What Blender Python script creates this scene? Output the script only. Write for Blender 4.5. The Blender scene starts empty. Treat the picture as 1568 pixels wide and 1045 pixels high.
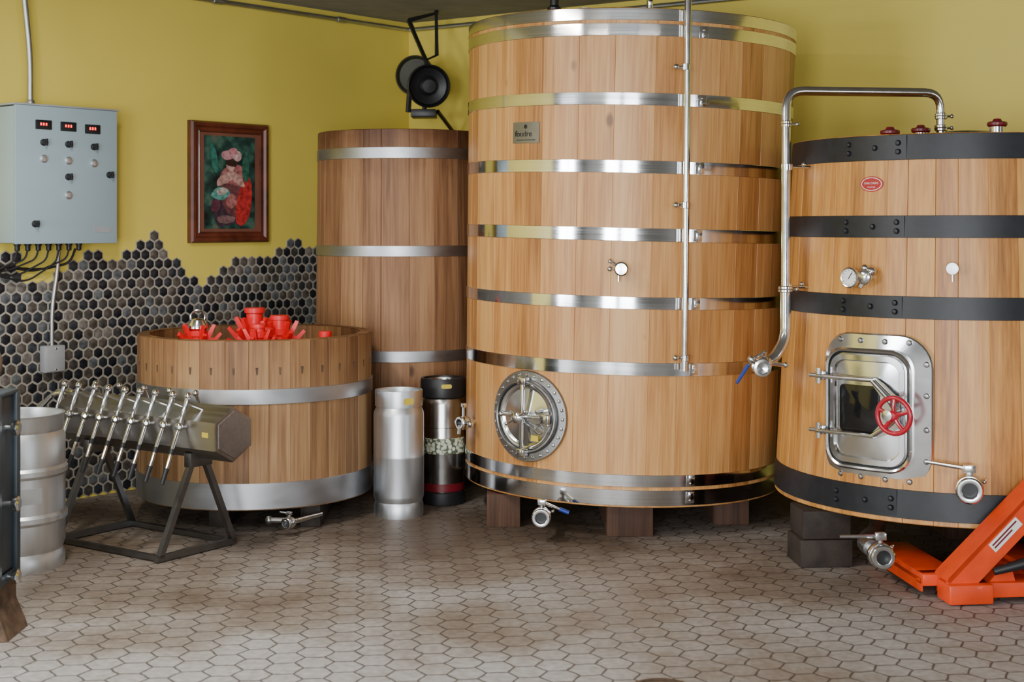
import bpy, bmesh, math, random
from mathutils import Vector, Matrix
random.seed(7)
PI=math.pi
sc=bpy.context.scene
H=1.35; F=2178.0; CXP=784.0; HY=345.0     # eye height (m), focal length (px in a 1568 px frame), survey constants

# ------------------------------------------------------------------ survey helpers
def W(px,py,d): return Vector(((px-CXP)*d/F, d, H-(py-HY)*d/F))
def T(x=0,y=0,z=0): return Matrix.Translation((x,y,z))
def R(ax,deg): return Matrix.Rotation(math.radians(deg),4,ax)

# ------------------------------------------------------------------ geometry helpers  geo=(verts,faces)
def cat(*gs):
    V=[];Fc=[]
    for g in gs:
        o=len(V); V+=list(g[0]); Fc+=[tuple(i+o for i in f) for f in g[1]]
    return (V,Fc)
def tf(g,M): return ([M@Vector(v) for v in g[0]], g[1])
def loft(loops,cap0=True,cap1=True,closed=False):
    n=len(loops[0]); V=[Vector(p) for l in loops for p in l]; Fc=[]
    m=len(loops)
    for i in range(m if closed else m-1):
        a=i*n; b=((i+1)%m)*n
        for j in range(n):
            k=(j+1)%n
            Fc.append((a+j,a+k,b+k,b+j))
    if not closed:
        if cap0: Fc.append(tuple(reversed(range(n))))
        if cap1: Fc.append(tuple((m-1)*n+j for j in range(n)))
    return (V,Fc)
def lathe(prof,n=48,cap0=True,cap1=True,closed=False):
    loops=[[(max(r,1e-5)*math.cos(2*PI*j/n),max(r,1e-5)*math.sin(2*PI*j/n),z) for j in range(n)] for r,z in prof]
    return loft(loops,cap0,cap1,closed)
def lathey(prof,n=32,x=0,z=0,**k):   # profile (r, y): axis along y
    g=lathe(prof,n,**k)
    return ([Vector((x+v[0],v[2],z-v[1])) for v in g[0]],g[1])
def box(x0,x1,y0,y1,z0,z1,bev=0.0,seg=2):
    bm=bmesh.new(); bmesh.ops.create_cube(bm,size=1)
    for v in bm.verts:
        v.co=Vector((x0+(v.co.x+.5)*(x1-x0),y0+(v.co.y+.5)*(y1-y0),z0+(v.co.z+.5)*(z1-z0)))
    if bev>0: bmesh.ops.bevel(bm,geom=list(bm.edges),offset=bev,segments=seg,affect='EDGES',profile=.5)
    bm.verts.index_update()
    g=([v.co.copy() for v in bm.verts],[tuple(v.index for v in f.verts) for f in bm.faces]); bm.free(); return g
def fillet(pts,rad,n=6):
    pts=[Vector(p) for p in pts]
    if rad<=0: return pts
    out=[pts[0]]
    for i in range(1,len(pts)-1):
        a,b,c=pts[i-1],pts[i],pts[i+1]
        d1=(a-b);d2=(c-b); r=min(rad,d1.length*.49,d2.length*.49)
        p=b+d1.normalized()*r; q=b+d2.normalized()*r
        for k in range(n+1):
            t=k/n; out.append(p*(1-t)**2+b*2*t*(1-t)+q*t*t)
    out.append(pts[-1]); return out
def sweep(pts,r,n=12,rad=0,closed=False,phase=0):
    P=fillet(pts,rad) if not closed else [Vector(p) for p in pts]
    m=len(P); tan=[]
    for i in range(m):
        a=P[(i-1)%m] if (i>0 or closed) else P[0]; b=P[(i+1)%m] if (i<m-1 or closed) else P[-1]
        tan.append((b-a).normalized())
    t=tan[0]; up=Vector((0,0,1)) if abs(t.z)<.9 else Vector((0,1,0))
    nrm=t.cross(up).normalized(); loops=[]
    for i in range(m):
        t=tan[i]; nrm=(nrm-t*nrm.dot(t)).normalized(); bi=t.cross(nrm)
        if isinstance(r,(list,tuple)):
            f=i/(m-1)*(len(r)-1); i0=min(int(f),len(r)-2); rr=r[i0]+(r[i0+1]-r[i0])*(f-i0)
        else: rr=r
        loops.append([P[i]+(nrm*math.cos(2*PI*j/n+phase)+bi*math.sin(2*PI*j/n+phase))*rr for j in range(n)])
    return loft(loops,closed=closed)
def torus(Rm,r,n=40,k=10,arc=None):   # in xz plane
    pts=[(Rm*math.cos(2*PI*i/n),0,Rm*math.sin(2*PI*i/n)) for i in range(n)]
    return sweep(pts,r,k,closed=True)
def rrect(w,h,r,n=8,cx=0,cz=0):
    o=[]
    for qx,qz,a0 in((1,1,0),(-1,1,90),(-1,-1,180),(1,-1,270)):
        for k in range(n+1):
            a=math.radians(a0+90*k/n); o.append((cx+qx*(w/2-r)+r*math.cos(a), cz+qz*(h/2-r)+r*math.sin(a)))
    out=[]
    for i in range(len(o)):
        a=o[i]; b=o[(i+1)%len(o)]; out.append(a)
        if (i+1)%(n+1)==0:
            for k in (1,2,3): out.append((a[0]+(b[0]-a[0])*k/4,a[1]+(b[1]-a[1])*k/4))
    return out
def atY(o,y): return [(p[0],y,p[1]) for p in o]
def extr(poly,y0,y1): return loft([atY(poly,y0),atY(poly,y1)])
def bend(g,Rr):
    V=[]
    for v in g[0]:
        a=v[0]/Rr; q=Rr-v[1]; V.append(Vector((q*math.sin(a),Rr-q*math.cos(a),v[2])))
    return (V,g[1])
def ball(r,n=20,k=10,sz=1):
    return lathe([(r*math.sin(PI*i/k),-r*math.cos(PI*i/k)*sz) for i in range(k+1)],n)
def add(name,g,mat,parent=None,M=None,sharp=35):
    me=bpy.data.meshes.new(name)
    V=g[0] if M is None else [M@Vector(v) for v in g[0]]
    me.from_pydata([tuple(v) for v in V],[],g[1]); 
    bm=bmesh.new(); bm.from_mesh(me); bmesh.ops.recalc_face_normals(bm,faces=bm.faces); bm.to_mesh(me); bm.free()
    me.materials.append(mat); me.shade_smooth(); me.set_sharp_from_angle(angle=math.radians(sharp))
    ob=bpy.data.objects.new(name,me); sc.collection.objects.link(ob)
    if parent: ob.parent=parent
    return ob
def empty(name,loc=(0,0,0),rot=(0,0,0)):
    e=bpy.data.objects.new(name,None); sc.collection.objects.link(e); e.location=loc; e.rotation_euler=rot; e.empty_display_size=.1; return e
def text(name,s,size,mat,parent,M,ext=.0006):
    c=bpy.data.curves.new(name,'FONT'); c.body=s; c.size=size; c.extrude=ext; c.align_x='CENTER'; c.align_y='CENTER'
    c.materials.append(mat); o=bpy.data.objects.new(name,c); sc.collection.objects.link(o); o.parent=parent
    o.matrix_local=M@R('X',90); return o

# ------------------------------------------------------------------ materials
def newmat(name):
    m=bpy.data.materials.new(name); m.use_nodes=True; nt=m.node_tree
    b=nt.nodes['Principled BSDF']; return m,nt,b
def N(nt,t,**k):
    n=nt.nodes.new(t)
    for a,v in k.items(): setattr(n,a,v)
    return n
def ramp(nt,stops,interp='LINEAR'):
    r=N(nt,'ShaderNodeValToRGB'); e=r.color_ramp.elements; r.color_ramp.interpolation=interp
    while len(e)<len(stops): e.new(.5)
    for i,(p,c) in enumerate(stops): e[i].position=p; e[i].color=(*c,1)
    return r
def plain(name,col,rough=.5,metal=0,var=.12,scale=8,bump=0.0,coat=0):
    m,nt,b=newmat(name); tc=N(nt,'ShaderNodeTexCoord'); no=N(nt,'ShaderNodeTexNoise'); no.inputs['Scale'].default_value=scale; no.inputs['Detail'].default_value=5
    nt.links.new(tc.outputs['Object'],no.inputs['Vector'])
    r=ramp(nt,[(.3,tuple(c*(1-var) for c in col)),(.7,tuple(min(1,c*(1+var)) for c in col))])
    nt.links.new(no.outputs['Fac'],r.inputs['Fac']); nt.links.new(r.outputs['Color'],b.inputs['Base Color'])
    b.inputs['Metallic'].default_value=metal; b.inputs['Roughness'].default_value=rough; b.inputs['Coat Weight'].default_value=coat
    if bump:
        bp=N(nt,'ShaderNodeBump'); bp.inputs['Strength'].default_value=bump; bp.inputs['Distance'].default_value=.002
        n2=N(nt,'ShaderNodeTexNoise'); n2.inputs['Scale'].default_value=scale*12; nt.links.new(tc.outputs['Object'],n2.inputs['Vector'])
        nt.links.new(n2.outputs['Fac'],bp.inputs['Height']); nt.links.new(bp.outputs['Normal'],b.inputs['Normal'])
    return m
def steel(name,col=(.66,.66,.65),rough=.2,stretch=(2,2,160),amt=.12,aniso=0):
    m,nt,b=newmat(name); tc=N(nt,'ShaderNodeTexCoord'); mp=N(nt,'ShaderNodeMapping'); mp.inputs['Scale'].default_value=stretch
    no=N(nt,'ShaderNodeTexNoise'); no.inputs['Scale'].default_value=1; no.inputs['Detail'].default_value=3
    nt.links.new(tc.outputs['Object'],mp.inputs['Vector']); nt.links.new(mp.outputs[0],no.inputs['Vector'])
    mr=N(nt,'ShaderNodeMapRange'); mr.inputs['To Min'].default_value=max(.02,rough-amt/2); mr.inputs['To Max'].default_value=rough+amt
    nt.links.new(no.outputs['Fac'],mr.inputs['Value']); nt.links.new(mr.outputs[0],b.inputs['Roughness'])
    r=ramp(nt,[(.3,tuple(c*.88 for c in col)),(.7,col)]); nt.links.new(no.outputs['Fac'],r.inputs['Fac']); nt.links.new(r.outputs['Color'],b.inputs['Base Color'])
    b.inputs['Metallic'].default_value=1; return m
def wood(name,c_dark,c_mid,c_light,rough=.5,knots=True,stain=None,gscale=1.0,coat=.0,islevar=.55):
    m,nt,b=newmat(name); L=nt.links.new
    tc=N(nt,'ShaderNodeTexCoord'); ge=N(nt,'ShaderNodeNewGeometry')
    off=N(nt,'ShaderNodeVectorMath',operation='SCALE'); off.inputs[0].default_value=(7.3,3.1,23.7); L(ge.outputs['Random Per Island'],off.inputs['Scale'])
    ad=N(nt,'ShaderNodeVectorMath',operation='ADD'); L(tc.outputs['Object'],ad.inputs[0]); L(off.outputs[0],ad.inputs[1])
    def noise(s,det=6,dist=0,sc3=(1,1,1)):
        mp=N(nt,'ShaderNodeMapping'); mp.inputs['Scale'].default_value=sc3; L(ad.outputs[0],mp.inputs['Vector'])
        n=N(nt,'ShaderNodeTexNoise'); n.inputs['Scale'].default_value=s; n.inputs['Detail'].default_value=det; n.inputs['Distortion'].default_value=dist; L(mp.outputs[0],n.inputs['Vector']); return n
    g1=noise(14*gscale,7,1.1,(1,1,.055)); g2=noise(105*gscale,4,.2,(1,1,.03)); g3=noise(2.2,3,0,(1,1,.6))
    def madd(a,k,b_):
        n=N(nt,'ShaderNodeMath',operation='MULTIPLY_ADD'); L(a,n.inputs[0]); n.inputs[1].default_value=k
        if isinstance(b_,float): n.inputs[2].default_value=b_
        else: L(b_,n.inputs[2])
        return n.outputs[0]
    v=madd(ge.outputs['Random Per Island'],islevar,-islevar/2+ .5-.5*(1.15+.85+.45))
    v=madd(g1.outputs['Fac'],1.15,v); v=madd(g2.outputs['Fac'],.85,v); v=madd(g3.outputs['Fac'],.45,v)
    r=ramp(nt,[(.08,c_dark),(.5,c_mid),(.92,c_light)]); L(v,r.inputs['Fac']); col=r.outputs['Color']
    if knots:
        mp=N(nt,'ShaderNodeMapping'); mp.inputs['Scale'].default_value=(1,1,.55); L(ad.outputs[0],mp.inputs['Vector'])
        vo=N(nt,'ShaderNodeTexVoronoi'); vo.inputs['Scale'].default_value=3.0; L(mp.outputs[0],vo.inputs['Vector'])
        mr=N(nt,'ShaderNodeMapRange'); mr.inputs['From Min'].default_value=.03; mr.inputs['From Max'].default_value=.065; mr.inputs['To Min'].default_value=.8; mr.inputs['To Max'].default_value=0
        L(vo.outputs['Distance'],mr.inputs['Value'])
        mx=N(nt,'ShaderNodeMix',data_type='RGBA'); L(mr.outputs[0],mx.inputs['Factor']); L(col,mx.inputs['A']); mx.inputs['B'].default_value=(*[c*.45 for c in c_dark],1); col=mx.outputs['Result']
    if stain:   # (z0,z1,colour): weathering between heights
        sx=N(nt,'ShaderNodeSeparateXYZ'); L(tc.outputs['Object'],sx.inputs[0])
        nn=N(nt,'ShaderNodeTexNoise'); nn.inputs['Scale'].default_value=9; L(tc.outputs['Object'],nn.inputs['Vector'])
        m2=N(nt,'ShaderNodeMath',operation='MULTIPLY_ADD'); L(nn.outputs['Fac'],m2.inputs[0]); m2.inputs[1].default_value=.25; L(sx.outputs['Z'],m2.inputs[2])
        mr=N(nt,'ShaderNodeMapRange'); mr.inputs['From Min'].default_value=stain[0]+.12; mr.inputs['From Max'].default_value=stain[1]+.12; L(m2.outputs[0],mr.inputs['Value'])
        mx=N(nt,'ShaderNodeMix',data_type='RGBA'); L(mr.outputs[0],mx.inputs['Factor']); L(col,mx.inputs['A']); mx.inputs['B'].default_value=(*stain[2],1); mx.blend_type='MULTIPLY'; col=mx.outputs['Result']
    L(col,b.inputs['Base Color']); b.inputs['Roughness'].default_value=rough; b.inputs['Coat Weight'].default_value=coat; b.inputs['Coat Roughness'].default_value=.3
    bp=N(nt,'ShaderNodeBump'); bp.inputs['Strength'].default_value=.25; bp.inputs['Distance'].default_value=.002; L(g2.outputs['Fac'],bp.inputs['Height']); L(bp.outputs['Normal'],b.inputs['Normal'])
    return m
def hexfloor():
    m,nt,b=newmat('hex_paver_floor'); L=nt.links.new
    tc=N(nt,'ShaderNodeTexCoord'); mp=N(nt,'ShaderNodeMapping'); s=1/.106; mp.inputs['Scale'].default_value=(s,s,0); mp.inputs['Rotation'].default_value=(0,0,math.radians(24)); mp.inputs['Location'].default_value=(200,200,0)
    L(tc.outputs['Object'],mp.inputs['Vector'])
    nz=N(nt,'ShaderNodeTexNoise'); nz.inputs['Scale'].default_value=16; L(tc.outputs['Object'],nz.inputs['Vector'])
    jit=N(nt,'ShaderNodeVectorMath',operation='MULTIPLY_ADD'); L(nz.outputs['Color'],jit.inputs[0]); jit.inputs[1].default_value=(.16,.16,0); L(mp.outputs[0],jit.inputs[2])
    def wrap(src,sub):
        a=N(nt,'ShaderNodeVectorMath',operation='SUBTRACT'); L(src,a.inputs[0]); a.inputs[1].default_value=sub
        w=N(nt,'ShaderNodeVectorMath',operation='WRAP'); L(a.outputs[0],w.inputs[0]); w.inputs[1].default_value=(.5,.8660254,1); w.inputs[2].default_value=(-.5,-.8660254,-1); return w.outputs[0]
    A=wrap(jit.outputs[0],(0,0,0)); B=wrap(jit.outputs[0],(.5,.8660254,0))
    def ln(x): n=N(nt,'ShaderNodeVectorMath',operation='LENGTH'); L(x,n.inputs[0]); return n.outputs['Value']
    lt=N(nt,'ShaderNodeMath',operation='LESS_THAN'); L(ln(A),lt.inputs[0]); L(ln(B),lt.inputs[1])
    mx=N(nt,'ShaderNodeMix',data_type='VECTOR'); L(lt.outputs[0],mx.inputs['Factor']); L(B,mx.inputs[4]); L(A,mx.inputs[5]); g=mx.outputs[1]
    ab=N(nt,'ShaderNodeVectorMath',operation='ABSOLUTE'); L(g,ab.inputs[0])
    dt=N(nt,'ShaderNodeVectorMath',operation='DOT_PRODUCT'); L(ab.outputs[0],dt.inputs[0]); dt.inputs[1].default_value=(.5,.8660254,0)
    sx=N(nt,'ShaderNodeSeparateXYZ'); L(ab.outputs[0],sx.inputs[0])
    mxm=N(nt,'ShaderNodeMath',operation='MAXIMUM'); L(dt.outputs['Value'],mxm.inputs[0]); L(sx.outputs['X'],mxm.inputs[1])
    gr=N(nt,'ShaderNodeMapRange'); gr.inputs['From Min'].default_value=.452; gr.inputs['From Max'].default_value=.485; gr.inputs['To Max'].default_value=.9; L(mxm.outputs[0],gr.inputs['Value'])
    big=N(nt,'ShaderNodeTexNoise'); big.inputs['Scale'].default_value=.9; big.inputs['Detail'].default_value=8; big.inputs['Roughness'].default_value=.62; L(tc.outputs['Object'],big.inputs['Vector'])
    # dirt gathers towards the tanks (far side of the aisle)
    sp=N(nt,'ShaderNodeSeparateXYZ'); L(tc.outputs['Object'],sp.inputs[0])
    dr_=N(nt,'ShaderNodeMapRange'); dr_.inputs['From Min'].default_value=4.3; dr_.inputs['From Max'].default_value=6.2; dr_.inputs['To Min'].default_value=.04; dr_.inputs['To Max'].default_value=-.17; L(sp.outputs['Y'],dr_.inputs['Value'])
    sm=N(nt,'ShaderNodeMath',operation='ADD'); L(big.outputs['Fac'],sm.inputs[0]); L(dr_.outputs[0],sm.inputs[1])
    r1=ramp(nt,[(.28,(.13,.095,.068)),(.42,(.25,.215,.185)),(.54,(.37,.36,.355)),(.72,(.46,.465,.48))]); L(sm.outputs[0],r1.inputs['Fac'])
    fine=N(nt,'ShaderNodeTexNoise'); fine.inputs['Scale'].default_value=38; fine.inputs['Detail'].default_value=5; L(tc.outputs['Object'],fine.inputs['Vector'])
    r2=ramp(nt,[(.3,(.76,.74,.72)),(.7,(1.1,1.1,1.1))]); L(fine.outputs['Fac'],r2.inputs['Fac'])
    m1=N(nt,'ShaderNodeMix',data_type='RGBA',blend_type='MULTIPLY'); m1.inputs['Factor'].default_value=1; L(r1.outputs['Color'],m1.inputs['A']); L(r2.outputs['Color'],m1.inputs['B'])
    m3=N(nt,'ShaderNodeMix',data_type='RGBA'); L(gr.outputs[0],m3.inputs['Factor']); L(m1.outputs['Result'],m3.inputs['A']); m3.inputs['B'].default_value=(.045,.034,.028,1)
    L(m3.outputs['Result'],b.inputs['Base Color'])
    rr=N(nt,'ShaderNodeMapRange'); rr.inputs['To Min'].default_value=.42; rr.inputs['To Max'].default_value=.7; L(big.outputs['Fac'],rr.inputs['Value']); L(rr.outputs[0],b.inputs['Roughness'])
    inv=N(nt,'ShaderNodeMath',operation='MULTIPLY_ADD'); L(gr.outputs[0],inv.inputs[0]); inv.inputs[1].default_value=-1; L(fine.outputs['Fac'],inv.inputs[2])
    bp=N(nt,'ShaderNodeBump'); bp.inputs['Strength'].default_value=.5; bp.inputs['Distance'].default_value=.003; L(inv.outputs[0],bp.inputs['Height']); L(bp.outputs['Normal'],b.inputs['Normal'])
    return m
def tilemat():
    m,nt,b=newmat('mosaic_tile'); L=nt.links.new; ge=N(nt,'ShaderNodeNewGeometry')
    r=ramp(nt,[(0,(.018,.020,.026)),(.28,(.035,.040,.048)),(.48,(.065,.060,.055)),(.66,(.105,.09,.075)),(.84,(.12,.13,.14)),(.96,(.19,.17,.15))],'CONSTANT'); L(ge.outputs['Random Per Island'],r.inputs['Fac'])
    tc=N(nt,'ShaderNodeTexCoord'); no=N(nt,'ShaderNodeTexNoise'); no.inputs['Scale'].default_value=40; L(tc.outputs['Object'],no.inputs['Vector'])
    r2=ramp(nt,[(.3,(.5,.5,.5)),(.7,(1.3,1.3,1.3))]); L(no.outputs['Fac'],r2.inputs['Fac'])
    mx=N(nt,'ShaderNodeMix',data_type='RGBA',blend_type='MULTIPLY'); mx.inputs['Factor'].default_value=1; L(r.outputs['Color'],mx.inputs['A']); L(r2.outputs['Color'],mx.inputs['B'])
    L(mx.outputs['Result'],b.inputs['Base Color']); b.inputs['Roughness'].default_value=.3; return m
def emis(name,col,s):
    m,nt,b=newmat(name); b.inputs['Base Color'].default_value=(*col,1); b.inputs['Emission Color'].default_value=(*col,1); b.inputs['Emission Strength'].default_value=s; return m

M_yellow=plain('yellow_paint',(.80,.65,.115),.55,var=.05,scale=1.5,bump=.15)
M_ceil=plain('grey_ceiling_paint',(.26,.26,.25),.8)
M_white=plain('dim_interior_paint',(.20,.19,.175),.7)
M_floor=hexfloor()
M_tile=tilemat()
M_grout=plain('grout',(.36,.325,.275),.8,var=.2,scale=20)
M_oak=wood('oak_staves',(.26,.10,.024),(.50,.228,.066),(.68,.37,.13),.42,coat=.12,islevar=.55)
M_oak2=wood('oak_staves_orange',(.29,.11,.022),(.54,.24,.055),(.70,.37,.10),.42,coat=.12,islevar=.6)
M_old=wood('weathered_oak_staves',(.10,.048,.018),(.25,.13,.055),(.40,.24,.11),.6,stain=(.62,.9,(.78,.66,.55)))
M_old2=wood('aged_oak_staves',(.11,.046,.018),(.27,.13,.056),(.40,.22,.105),.6,stain=(1.6,1.85,(.42,.32,.25)))
M_blk=wood('support_timber',(.035,.015,.008),(.075,.033,.017),(.13,.065,.035),.75,knots=False)
M_blk2=plain('dark_weathered_timber',(.026,.018,.013),.75,var=.5,scale=14,bump=.5)
M_hoop=steel('stainless_hoop',(.80,.81,.82),.09,amt=.07)
M_galv=steel('galvanised_hoop',(.46,.47,.49),.38,(8,8,20),.15)
M_blackhoop=plain('black_painted_hoop',(.008,.010,.014),.45,var=.4,scale=25)
M_steel=steel('stainless_steel',(.74,.75,.76),.14,(30,30,30),.08)
M_steeld=steel('brushed_steel_dark',(.34,.34,.34),.34,(6,60,60),.15)
M_keg=steel('keg_steel',(.74,.77,.80),.38,(30,30,4),.12)
M_mirror=steel('polished_door',(.80,.81,.82),.14,(10,10,10),.06)
M_black=plain('black_rubber',(.012,.012,.014),.45)
M_blackp=plain('black_metal',(.01,.01,.012),.4)
M_red=plain('red_enamel',(.42,.006,.022),.28,coat=.3)
M_redp=plain('red_plastic',(.80,.004,.012),.42,coat=.05)
M_darkred=plain('dark_red_cap',(.16,.008,.015),.35)
M_orange=plain('orange_red_paint',(.75,.058,.006),.42,var=.15,scale=10,coat=.1)
M_blue=plain('blue_plastic',(.012,.04,.28),.4)
M_boxg=plain('grey_blue_enclosure',(.34,.45,.50),.45,var=.04,scale=3)
M_lgrey=plain('light_grey_metal',(.36,.37,.38),.45)
M_cab=plain('dark_slate_paint',(.028,.042,.055),.45,var=.25,scale=9)
M_rust=plain('rusty_steel',(.10,.06,.035),.8,var=.5,scale=25,bump=.6)
M_frame=plain('reddish_wood_frame',(.12,.028,.014),.35,var=.4,scale=12,coat=.2)
M_label=plain('paper_label',(.82,.82,.80),.6)
M_yel=plain('yellow_label',(.62,.48,.05),.6)
M_glass=plain('dark_glass',(.008,.008,.009),.06)
M_led=emis('led_red',(1,.01,.01),4)
M_conduit=steel('emt_conduit',(.5,.52,.52),.4,(20,20,20))

# ------------------------------------------------------------------ room shell
C=Vector((-.638,8.8,0)); dl=Vector((-.643,-.766,0)).normalized(); dr=Vector((.829,-.559,0)).normalized()
Lp=C+dl*9; Rp=C+dr*9; BY=-3.5; CEIL=2.60
BL=Vector((Lp.x,BY,0)); BR=Vector((Rp.x,BY,0))
poly=[C,Rp,BR,BL,Lp]
def slab(name,z0,z1,mat,out=.15):
    c=Vector((0,2.5,0)); P=[(p+(p-c).normalized()*out) for p in poly]
    return add(name,loft([[(p.x,p.y,z0) for p in P],[(p.x,p.y,z1) for p in P]]),mat)
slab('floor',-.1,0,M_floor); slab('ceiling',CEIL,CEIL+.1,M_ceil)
def wallseg(name,a,b,mat,th=.12,holes=()):
    d=(b-a); Ln=d.length; d.normalize(); mid=(a+b)/2; n=Vector((-d.y,d.x,0))
    if n.dot(mid-Vector((0,2.5,0)))<0: n=-n
    M=Matrix(((d.x,n.x,0,a.x),(d.y,n.y,0,a.y),(0,0,1,0),(0,0,0,1)))
    gs=[]; s=0
    for (s0,s1,z0,z1) in sorted(holes):
        gs.append(box(s,s0,0,th,0,CEIL)); 
        if z0>0: gs.append(box(s0,s1,0,th,0,z0))
        gs.append(box(s0,s1,0,th,z1,CEIL)); s=s1
    gs.append(box(s,Ln,0,th,0,CEIL))
    return add(name,cat(*gs),mat,None,M),M
wallseg('wall_left',C,Lp,M_yellow); wallseg('wall_right',C,Rp,M_yellow)
wallseg('wall_west',Lp,BL,M_white,holes=[(1.0,3.6,.4,2.3)])
wallseg('wall_east',BR,Rp,M_white,holes=[(1.1,2.5,.3,2.35)])
wallseg('wall_front',BL,BR,M_white,holes=[(3.2,7.4,0,2.45)])
def frame_obj(name,x0,x1,z0,z1,yy,axis='x'):
    w=.06; gs=[box(x0,x1,-.03,.03,z1-w,z1),box(x0,x0+w,-.03,.03,z0,z1-w),box(x1-w,x1,-.03,.03,z0,z1-w)]
    if z0>0: gs.append(box(x0+w,x1-w,-.03,.03,z0,z0+w))
    xm=(x0+x1)/2; gs.append(box(xm-.03,xm+.03,-.03,.03,z0+(w if z0>0 else 0),z1-w))
    M=T(0,yy,0) if axis=='x' else T(yy,0,0)@R('Z',90)
    return add(name,cat(*gs),M_blackp,None,M)
frame_obj('door_frame_1',BL.x+3.2,BL.x+7.4,0,2.45,BY-.06); frame_obj('window_1',BY+1.1,BY+2.5,.3,2.35,BR.x+.06,'y')  # the first one is the frame of the door opening in the front wall
frame_obj('window_2',Lp.y-3.6,Lp.y-1.0,.4,2.3,Lp.x-.06,'y')

# wall frames: x to the right as seen from the room, y into the wall, z up
def lw(t,z,off=0):   # point on left wall: t metres from the corner
    n=Vector((.766,-.643,0)); p=C+dl*t+n*off; return Vector((p.x,p.y,z))
ang_l=math.atan2(.766,.643)
def lwt(px,py,off=0):
    u=(px-CXP)/F; o=C+Vector((.766,-.643,0))*off
    t=(o.x-o.y*u)/(.643-.766*u); Y=o.y-.766*t; return t,H-(py-HY)*Y/F
def rw(t,z,off=0):
    n=Vector((-.559,-.829,0)); p=C+dr*t+n*off; return Vector((p.x,p.y,z))

# hexagonal mosaic tiles with a mountain-shaped top edge
prof=[(0,388),(22,388),(42,430),(72,440),(92,415),(150,383),(176,402),(235,360),(275,405),(310,434),(345,405),(388,386),(408,400),(443,364),(485,380),(520,400),(560,380),(600,390)]
pz=[lwt(*p) for p in prof]; pz=[(0.0,1.15)]+sorted([p for p in pz if p[0]>.02])+[(3.4,1.2),(3.9,1.05),(4.5,1.2),(5.2,1.0)]
def zlim(t):
    for i in range(len(pz)-1):
        if pz[i][0]<=t<=pz[i+1][0]:
            a,b=pz[i],pz[i+1]; return a[1]+(b[1]-a[1])*(t-a[0])/(b[0]-a[0]+1e-9)
    return 0
p=.056; tiles=[];grs=[]
def hexl(cx,cz,r,y): return [(cx+r*math.cos(math.radians(30+60*k)),y,cz+r*math.sin(math.radians(30+60*k))) for k in range(6)]
for row in range(0,32):
    z=.034+row*p*.866
    for k in range(int(5/p)):
        t=.04+k*p+(p/2 if row%2 else 0)
        if z<=zlim(t):
            r=p/math.sqrt(3)
            grs.append(loft([hexl(-t,z,r,-.0005),hexl(-t,z,r*1.0,-.004)],cap0=False))
            tiles.append(loft([hexl(-t,z,r*.82,-.004),hexl(-t,z,r*.81,-.006),hexl(-t,z,r*.75,-.007)],cap0=False))
wt=empty('hexagonal_wall_tiles',C,(0,0,ang_l))
add('tiles',cat(*tiles),M_tile,wt); add('grout',cat(*grs),M_grout,wt)

# ------------------------------------------------------------------ barrels / tanks
class Tank: pass
def mk(name,cx,cy,rb,rt,z0,z1,tilt=0):
    t=Tank(); t.cx,t.cy,t.rb,t.rt,t.z0,t.z1,t.tilt=cx,cy,rb,rt,z0,z1,tilt
    t.e=empty(name,(cx,cy,0),(0,math.radians(tilt),0)); return t
def rad(t,z): return t.rb+(t.rt-t.rb)*(z-t.z0)/(t.z1-t.z0)
def frame(t,th,z,off=0):
    r=rad(t,z)+off; return T(r*math.sin(th),-r*math.cos(th),z)@Matrix.Rotation(th,4,'Z')
def hit(t,px,py,off=0):
    u=(px-CXP)/F; z=1.0
    for _ in range(8):
        r=rad(t,z); cx=t.cx+z*math.tan(math.radians(t.tilt)); a=u*u+1; b=-2*(u*cx+t.cy); c=cx*cx+t.cy**2-r*r
        D=b*b-4*a*c; Y=(-b-math.sqrt(max(D,0)))/(2*a); z=H-(py-HY)*Y/F
    X=u*Y; return math.atan2(X-cx,-(Y-t.cy)), z
def hitM(t,px,py,off=0):
    th,z=hit(t,px,py); return frame(t,th,z,off)
def staves(t,mat,wmin,wmax,thick=.045,seed=1,name='staves',ch=.0014):
    rnd=random.Random(seed); ws=[]; tot=0; circ=2*PI*t.rb
    while tot<circ: w=rnd.uniform(wmin,wmax); ws.append(w); tot+=w
    k=2*PI/tot; a=rnd.random(); gs=[]
    for w in ws:
        a0=a; a1=a+w*k; a=a1; loops=[]
        for z in (t.z0,t.z0+.003,(t.z0+t.z1)/2,t.z1-.003,t.z1):
            r=rad(t,z)-(.003 if z in(t.z0,t.z1) else 0); c=ch/r; q=[]
            q.append((r-ch*1.3,a0)); 
            for i in range(5): q.append((r,a0+c+(a1-a0-2*c)*i/4))
            q.append((r-ch*1.3,a1)); q.append((r-thick,a1)); q.append((r-thick,a0))
            loops.append([(rr*math.sin(aa),-rr*math.cos(aa),z) for rr,aa in q])
        gs.append(loft(loops))
    return add(name,cat(*gs),mat,t.e,sharp=25)
def hoop(t,z0,z1,mat,name,th=.004,n=128):
    pr=[(rad(t,z0)-.004,z0),(rad(t,z0)+th-.001,z0),(rad(t,z0)+th,z0+.001),(rad(t,z1)+th,z1-.001),(rad(t,z1)+th-.001,z1),(rad(t,z1)-.004,z1)]
    return add(name,lathe(pr,n,closed=True),mat,t.e)
def head(t,z,mat,name,th=.03):
    r=rad(t,z)-.03; gs=[]; x=-r; 
    while x<r-.01:
        x1=min(x+.11,r); P=[]
        for i in range(5): xx=x+.001+(x1-x-.002)*i/4; P.append((xx,math.sqrt(max(r*r-xx*xx,0))))
        P2=[(a,-b) for a,b in reversed(P)]; Q=P+P2
        gs.append(loft([[(a,b,z) for a,b in Q],[(a,b,z+th) for a,b in Q]])); x=x1
    return add(name,cat(*gs),mat,t.e)
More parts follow.
